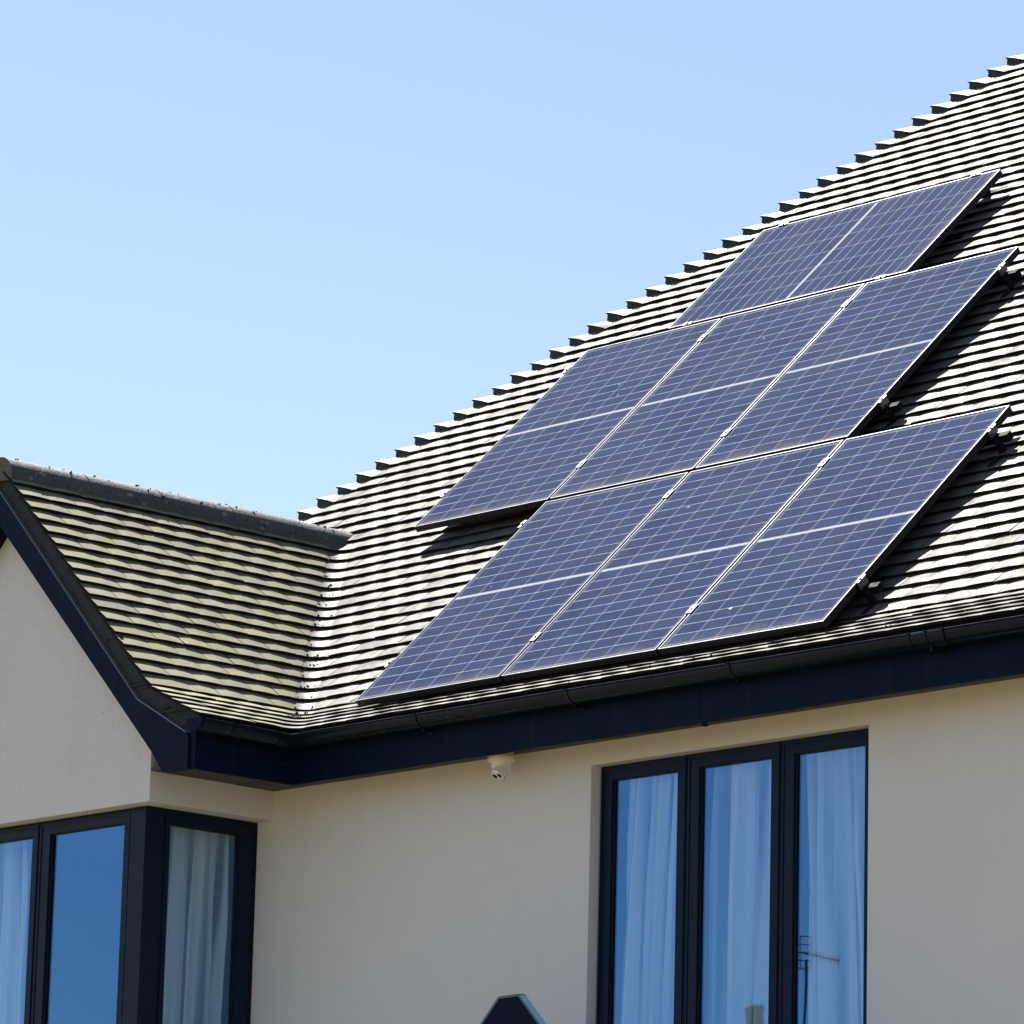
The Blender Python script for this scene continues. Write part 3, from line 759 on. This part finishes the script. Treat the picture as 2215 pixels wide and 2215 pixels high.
curtain('curtain', (1.625, .128, 0), (1, 0, 0), (0, 1, 0), .45, -.455, -2.03, 3.5, .030, -.03, 3, 'white sheer curtain in the left light of the three-light window')
curtain('curtain', (2.16, .130, 0), (1, 0, 0), (0, 1, 0), .56, -.455, -2.03, 4.5, .032, -.02, 8, 'white sheer curtain in the middle light of the three-light window')
curtain('curtain', (2.725, .132, 0), (1, 0, 0), (0, 1, 0), .52, -.455, -2.03, 4.2, .034, .05, 14, 'white sheer curtain in the right light, its folds leaning outward')
curtain('curtain', (xs-.12, -.56, 0), (0, 1, 0), (-1, 0, 0), .46, -.49, -2.08, 3.6, .030, -.02, 22, 'grey looking sheer curtain in the dark side light of the wing window')
curtain('curtain', (-2.44, yf+.17, 0), (1, 0, 0), (0, 1, 0), .62, -.49, -2.08, 3.5, .02, .05, 31, 'pale curtain cut by the left edge of the photo in the wing window')

# ------------------------------------------------------------------ solar panels
n3 = Vector((0, -sin(PA), cos(PA))); v3 = Vector((0, cos(PA), sin(PA)))
P0 = Vector((0, -.1205, 0))
def make_panel():
    root = empty('solar_panel', (0, 0, 0))
    fr = MB(); W, L, T = PW, PL, .035; lp = .0058
    # hollow section: top lip and dark outer sides
    def bar(lo, hi): fr.box(lo, hi, 0)
    # lips (top 2 mm), paler than the black frame to paint its sun glare
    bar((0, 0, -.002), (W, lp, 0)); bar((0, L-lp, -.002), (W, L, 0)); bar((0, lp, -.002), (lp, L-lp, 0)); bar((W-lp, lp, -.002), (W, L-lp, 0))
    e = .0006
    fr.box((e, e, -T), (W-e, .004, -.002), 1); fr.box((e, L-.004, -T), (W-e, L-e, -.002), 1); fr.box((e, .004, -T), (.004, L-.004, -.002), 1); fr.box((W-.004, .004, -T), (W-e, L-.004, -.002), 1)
    f = fr.build('frame', [M_LIP_GLARE, M_PSIDE], root)
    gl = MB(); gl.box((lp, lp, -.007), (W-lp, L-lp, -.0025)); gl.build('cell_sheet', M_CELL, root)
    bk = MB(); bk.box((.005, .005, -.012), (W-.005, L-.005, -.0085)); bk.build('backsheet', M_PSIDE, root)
    return root
proto = make_panel()
def copy_tree(o, parent=None):
    c = o.copy(); C.objects.link(c); c.parent = parent
    for ch in [x for x in bpy.data.objects if x.parent == o]:
        copy_tree(ch, c)
    return c
WP = 1.02075; g = .009
m1, m2, t1, t2 = -1.0128, 1.7274, -.4127, 3.4559
spots = [(g, 0, 0, 'bottom row left solar panel, its lower corner nearest the roof valley'),
         (WP+g, 0, 0, 'middle solar panel of the bottom row along the eaves'),
         (2*WP+g, 0, 0, 'bottom row right solar panel, lower corner closest to the gutter'),
         (m1+g, m2, 0, 'left solar panel of the middle row, overhanging a dark shadow on the tiles'),
         (m1+WP+g, m2, 0, 'centre solar panel of the middle row, enclosed by other panels'),
         (m1+2*WP+g, m2, 0, 'right solar panel of the middle row, beside a long shadow'),
         (t1, t2, 1, 'single sideways solar panel at the top of the array')]
panels = []
for i, (u, v, land, lab) in enumerate(spots):
    o = proto if i == 0 else copy_tree(proto)
    X = Vector((1, 0, 0))
    org = P0 + X*u + v3*v
    if land: ax, ay, org = v3, -X, org + X*PL
    else: ax, ay = X, v3
    mt = Matrix((ax, ay, n3)).transposed().to_4x4(); mt.translation = org
    o.matrix_world = mt
    tag(o, lab, 'solar panel', 'solar panels on the roof'); panels.append((o, org, ax, ay))
# clamps: mid clamps between neighbours and end clamps, each a thing bolted to the rails
def clamp(u, v, sideways=False, end=0):
    mb = MB(); X = Vector((1, 0, 0))
    c = P0 + X*u + v3*v; a, b2 = (v3, X) if not sideways else (X, v3)
    wdt = .034 if not end else .022
    mb.obox(c - a*.032 - b2*(wdt/2) + n3*.0006, a*.064, b2*wdt, n3*.004)
    mb.obox(c - a*.032 - b2*.004 - n3*.036, a*.064, b2*.008, n3*.037)
    mb.tube(c + n3*.004, c + n3*.010, .007, n=8, smooth=False)
    return mb
cl = []
for r, (u0, v0) in enumerate(((0, 0), (m1, m2))):
    for dv in (.31, 1.50):
        for kk in range(4):
            e = 0 if kk in (1, 2) else 1
            du = (.0 if not e else (-.004 if kk == 0 else .004))
            cl.append((u0 + WP*kk + du, v0+dv, False, e))
for du in (.15, 1.53):
    for vv_ in (t2-.006, t2+PW+.006): cl.append((t1+du, vv_, True, 1))
rows = ['bottom row', 'middle row', 'top panel']
for i, (u, v, sdw, e) in enumerate(cl):
    row = 0 if i < 8 else (1 if i < 16 else 2)
    o = clamp(u, v, sdw, e).build('panel_clamp', M_ALU)
    if row < 2:
        kk = i % 4; hi_ = 'upper' if (i % 8) >= 4 else 'lower'
        where = ['on the left edge of the %s', 'between the left and centre panels of the %s', 'between the centre and right panels of the %s', 'on the right edge of the %s'][kk] % rows[row]
        lab = 'small silver clamp %s, %s one' % (where, hi_)
    else:
        lab = 'small silver clamp on the %s edge of the top panel, %s end' % ('lower' if (i-16) % 2 == 0 else 'upper', 'left' if i < 18 else 'right')
    tag(o, lab, 'clamp', 'clamps holding the solar panels')
# rails under the panels, with hooks on to the tiles
def rail(p, d, L_, lab):
    root = empty('mounting_rail', p); d = Vector(d); side = n3.cross(d).normalized()
    mb = MB(); mb.obox(Vector(p) - side*.018, d*L_, side*.036, n3*.036); mb.build('rail', M_HOOK, root)
    k = max(2, int(L_/1.0)); 
    for i in range(k+1):
        q = Vector(p) + d*(.05 + (L_-.10)*i/k)
        hk = MB(); hk.obox(q - d*.015 - side*.045 - n3*.03, d*.03, side*.02, n3*.055); hk.obox(q - d*.015 - side*.16 - n3*.034, d*.03, side*.13, n3*.006)
        hk.build('hook', M_HOOK, root)
    return tag(root, lab, 'mounting rail', 'rails under the solar panels')
X = Vector((1, 0, 0))
for (u0, v0, nm) in ((0, 0, 'bottom row of solar panels'), (m1, m2, 'middle row of solar panels')):
    for dv, wh in ((.31, 'lower'), (1.50, 'upper')):
        rail(P0 + X*(u0+.03) + v3*(v0+dv) - n3*.073, X, 3*WP+.055, 'black steel rail under the %s end of the %s' % (wh, nm))
for du, wh in ((.15, 'left'), (1.53, 'right')):
    rail(P0 + X*(t1+du) + v3*(t2-.03) - n3*.073, v3, PW+.06, 'black steel rail under the %s end of the single top panel' % wh)

# ------------------------------------------------------------------ security camera under the soffit
sc = empty('security_camera', (1.05, -.125, ZS))
tag(sc, 'small white turret security camera under the dark eaves', 'security camera')
cc = Vector((1.052, -.125, -.3775))
b_ = MB(); b_.tube((1.052, -.125, -.3775), (1.052, -.125, ZS+.002), .055, n=28); b_.build('mount', M_WHITE, sc)
b_ = MB(); b_.lathe(cc, (0, 0, -1), [(0, 0), (.062, 0), (.064, .004), (.064, .022), (.060, .027), (.050, .030), (.048, .034)], 32)
b_.build('base', M_WHITE, sc)
b_ = MB(); b_.lathe(cc + Vector((0, 0, -.026)), (.03, .03, -1), [(.050, 0), (.048, .02), (.044, .045), (.036, .064), (.024, .076), (0, .081)], 32)
b_.build('housing', M_WHITE, sc)
hd_ = Vector((-.06, -.66, -.75)).normalized(); hc = Vector((1.0695, -.146, -.4560))
b_ = MB(); b_.lathe(hc, hd_, [(.0335, -.010), (.037, .010), (.037, .020), (.034, .0245)], 32); b_.build('turret', M_WHITE, sc)
b_ = MB(); b_.lathe(hc, hd_, [(.0355, .0245), (.0350, .0262), (0, .0265)], 32)
fc = b_.build('face', M_WHITE, sc)
sx = hd_.cross(Vector((0, 0, 1))).normalized(); 
for sg in (-1, 1):
    b_ = MB(); b_.lathe(hc + hd_*.0266 + sx*.0165*sg, hd_, [(.0125, 0), (.0120, .0012), (0, .0013)], 20); b_.build('lens', M_BLACK, fc)
b_ = MB(); b_.lathe(hc, hd_, [(.0375, .0195), (.0382, .021), (.0375, .0225)], 32); b_.build('ring', simple('grey_ring', (.25, .26, .27), .4), sc)

# ------------------------------------------------------------------ porch canopy at the bottom edge
pc = empty('porch_canopy', (2.12, -1.0, GZ)); tag(pc, 'dark navy flat-topped gable of a porch canopy, cut by the bottom edge', 'canopy')
cx, yz, ztp = 2.078, -1.0, -1.636
hw = .052
po = [(cx-hw, yz, ztp-.004), (cx+hw-.02, yz, ztp), (cx+hw+.012, yz, ztp-.001), (cx+hw+1.55, yz, ztp-1.56), (cx+hw+1.48, yz, ztp-1.60), (cx+.02, yz, ztp-.13), (cx-.02, yz, ztp-.13), (cx-hw-1.48, yz, ztp-1.60), (cx-hw-1.55, yz, ztp-1.54)]
b_ = MB(); b_.prism(po, (0, .04, 0)); b_.build('bargeboard', M_NAVY, pc)
b_ = MB()
for sg in (-1, 1):
    a = Vector((cx+sg*hw + (0 if sg < 0 else .012), yz-.004, ztp+.0005)); e = Vector((sg*1.56, 0, -1.56)); nn = Vector((sg*.707, 0, .707))
    b_.obox(a, e, (0, .040, 0), nn*.010)
b_.obox((cx-hw-.004, yz-.004, ztp-.002), (2*hw+.020, 0, .004), (0, .040, 0), (0, 0, .010))
b_.build('edge_trim', simple('teal_metal', (.05, .12, .17), .35), pc)
b_ = MB()
for sg in (-1, 1): b_.obox((cx, yz+.045, ztp-.17), (sg*1.5, 0, -1.5), (0, .90, 0), (0, 0, -.03))
b_.build('roof', M_NAVY, pc)
b_ = MB(); b_.prism([(cx+.02, yz+.05, ztp-.085), (cx+1.2, yz+.05, ztp-1.3), (cx-1.2, yz+.05, ztp-1.0)], (0, .02, 0)); b_.build('infill', simple('slate_blue', (.035, .055, .10), .4), pc)
for sg in (-1, 1):
    b_ = MB(); b_.box((cx+sg*1.4-.05, yz+.06, GZ), (cx+sg*1.4+.05, yz+.16, ztp-1.5)); b_.build('post', M_NAVY, pc)

# ------------------------------------------------------------------ moss clumps and litter on the roof
lit = MB(); rn = random.Random(5)
def clump(p, r, mi=0):
    vs = []; n = 7
    p = Vector(p)
    for k_ in range(3):
        for i in range(n):
            a = 2*pi*i/n; rr = r*[1, .75, .25][k_]*rn.uniform(.65, 1.25)
            vs.append(p + Vector((rr*cos(a), rr*sin(a), r*[-.5, .35, .8][k_])))
    fs_ = [(k_*n+i, k_*n+(i+1) % n, (k_+1)*n+(i+1) % n, (k_+1)*n+i) for k_ in range(2) for i in range(n)] + [tuple(range(2*n, 3*n))]
    lit.add(vs, fs_, mi)
for i in range(60):      # along the ridge tiles
    y_ = rn.uniform(YV+.05, YRM); a = rn.uniform(.05, 1.7); clump((XR+(RRr+.001)*cos(a), y_, zc+(RRr+.001)*sin(a)), rn.uniform(.003, .009))
for i in range(150):      # in the valley
    s = rn.choice(fronts[3:19]) + rn.uniform(-.01, .02); y_, x_, z_ = prof(s)
    q_ = rn.uniform(.1, .9); clump((x_+RV*q_*q_+rn.uniform(0, .01), y_-RV*(1-q_)**2, z_+rn.uniform(-.004, .022)), rn.uniform(.002, .009))
for cz in (3, 9, 13, 15, 17, 20):      # matted leaves caught in the valley
    for q_i in range(16):
        s = fronts[cz] + rn.uniform(-.012, .03); y_, x_, z_ = prof(s); q_ = min(.95, max(.05, rn.gauss(.42, .16)))
        clump((x_+RV*q_*q_, y_-RV*(1-q_)**2, z_+rn.uniform(.004, .020)), rn.uniform(.003, .008))
for i in range(110):      # edges of the wing tiles
    s = rn.choice(fronts[2:18]) + rn.uniform(-.005, .0); y_, x_, z_ = prof(s)
    clump((x_+.006, rn.uniform(YV, y_-.1), z_+.010), rn.uniform(.002, .005))
for i in range(60):      # hip
    s = rn.choice(fronts[20:]) + rn.uniform(0, .05); y_, x_, z_ = prof(s)
    t = rn.uniform(.0, .07); clump(Vector((y_+HIPC+t, y_, z_)) + nh*(.036-t*.3), rn.uniform(.002, .005))
for i in range(26):      # eaves
    x_ = rn.uniform(.2, 5); clump((x_, YE+rn.uniform(0, .1), ZE+.02+rn.uniform(0, .03)), rn.uniform(.003, .008))
tag(lit.build('moss_litter', simple('moss_clump', (.05, .045, .025), .95, var=.6, scale=50)), 'specks of moss and litter scattered over the roof tiles', 'litter', kind='stuff')

# ------------------------------------------------------------------ neighbour's house across the road (seen only mirrored in the window)
nb_ = empty('neighbour_house', (-13.5, -18.0, GZ)); tag(nb_, 'house across the road, mirrored in the window panes', 'house')
b_ = MB(); b_.box((-19.5, -22.5, GZ), (-8.5, -16.6, -1.6)); b_.build('wall', M_WALL, nb_)
b_ = MB(); b_.prism([(-20, -23, -1.6), (-20, -16.2, -1.6), (-20, -19.6, .35)], (12, 0, 0)); b_.build('roof', simple('brown_tiles', (.12, .08, .06), .8), nb_)
b_ = MB(); b_.box((-16.6, -19.9, -.4), (-15.8, -19.2, .95)); b_.build('chimney', simple('grey_stack', (.20, .19, .17), .9), nb_)
b_ = MB(); b_.lathe((-16.21, -19.35, .95), (0, 0, 1), [(.115, 0), (.105, .04), (.098, .42), (.108, .43), (.108, .485), (.085, .485), (.08, .3)], 20); b_.build('chimney_pot', simple('grey_pot', (.24, .23, .20), .85), nb_)
# television aerial on a mast beside the chimney
ar = empty('aerial', (-13.55, -17.25, -1.0)); tag(ar, 'television aerial on a mast, mirrored in the right window pane', 'aerial')
b_ = MB(); b_.tube((-13.56, -17.25, -1.2), (-13.52, -17.25, 1.50), .013, n=8); b_.build('mast', M_HOOK, ar)
b_ = MB(); b0 = Vector((-13.55, -17.22, 1.57)); b1 = Vector((-13.21, -17.39, 1.485)); dd = (b1-b0)
b_.tube(b0, b1, .010, n=6)
for i in range(9):
    p = b0 + dd*(.2+.78*i/8); b_.tube(p-Vector((0, 0, .04)), p+Vector((0, 0, .04)), .004, n=5)
b_.build('boom', M_HOOK, ar)
b_ = MB()
for k_ in range(5):
    q = b0 + Vector((-.02, 0, -.16+.08*k_)); b_.tube(q-Vector((.07, -.07, 0)), q+Vector((.07, -.07, 0)), .005, n=5)
for sx_ in (-.07, 0, .07): b_.tube(b0+Vector((sx_-.02, -sx_, -.17)), b0+Vector((sx_-.02, -sx_, .17)), .005, n=5)
b_.build('reflector', M_HOOK, ar)
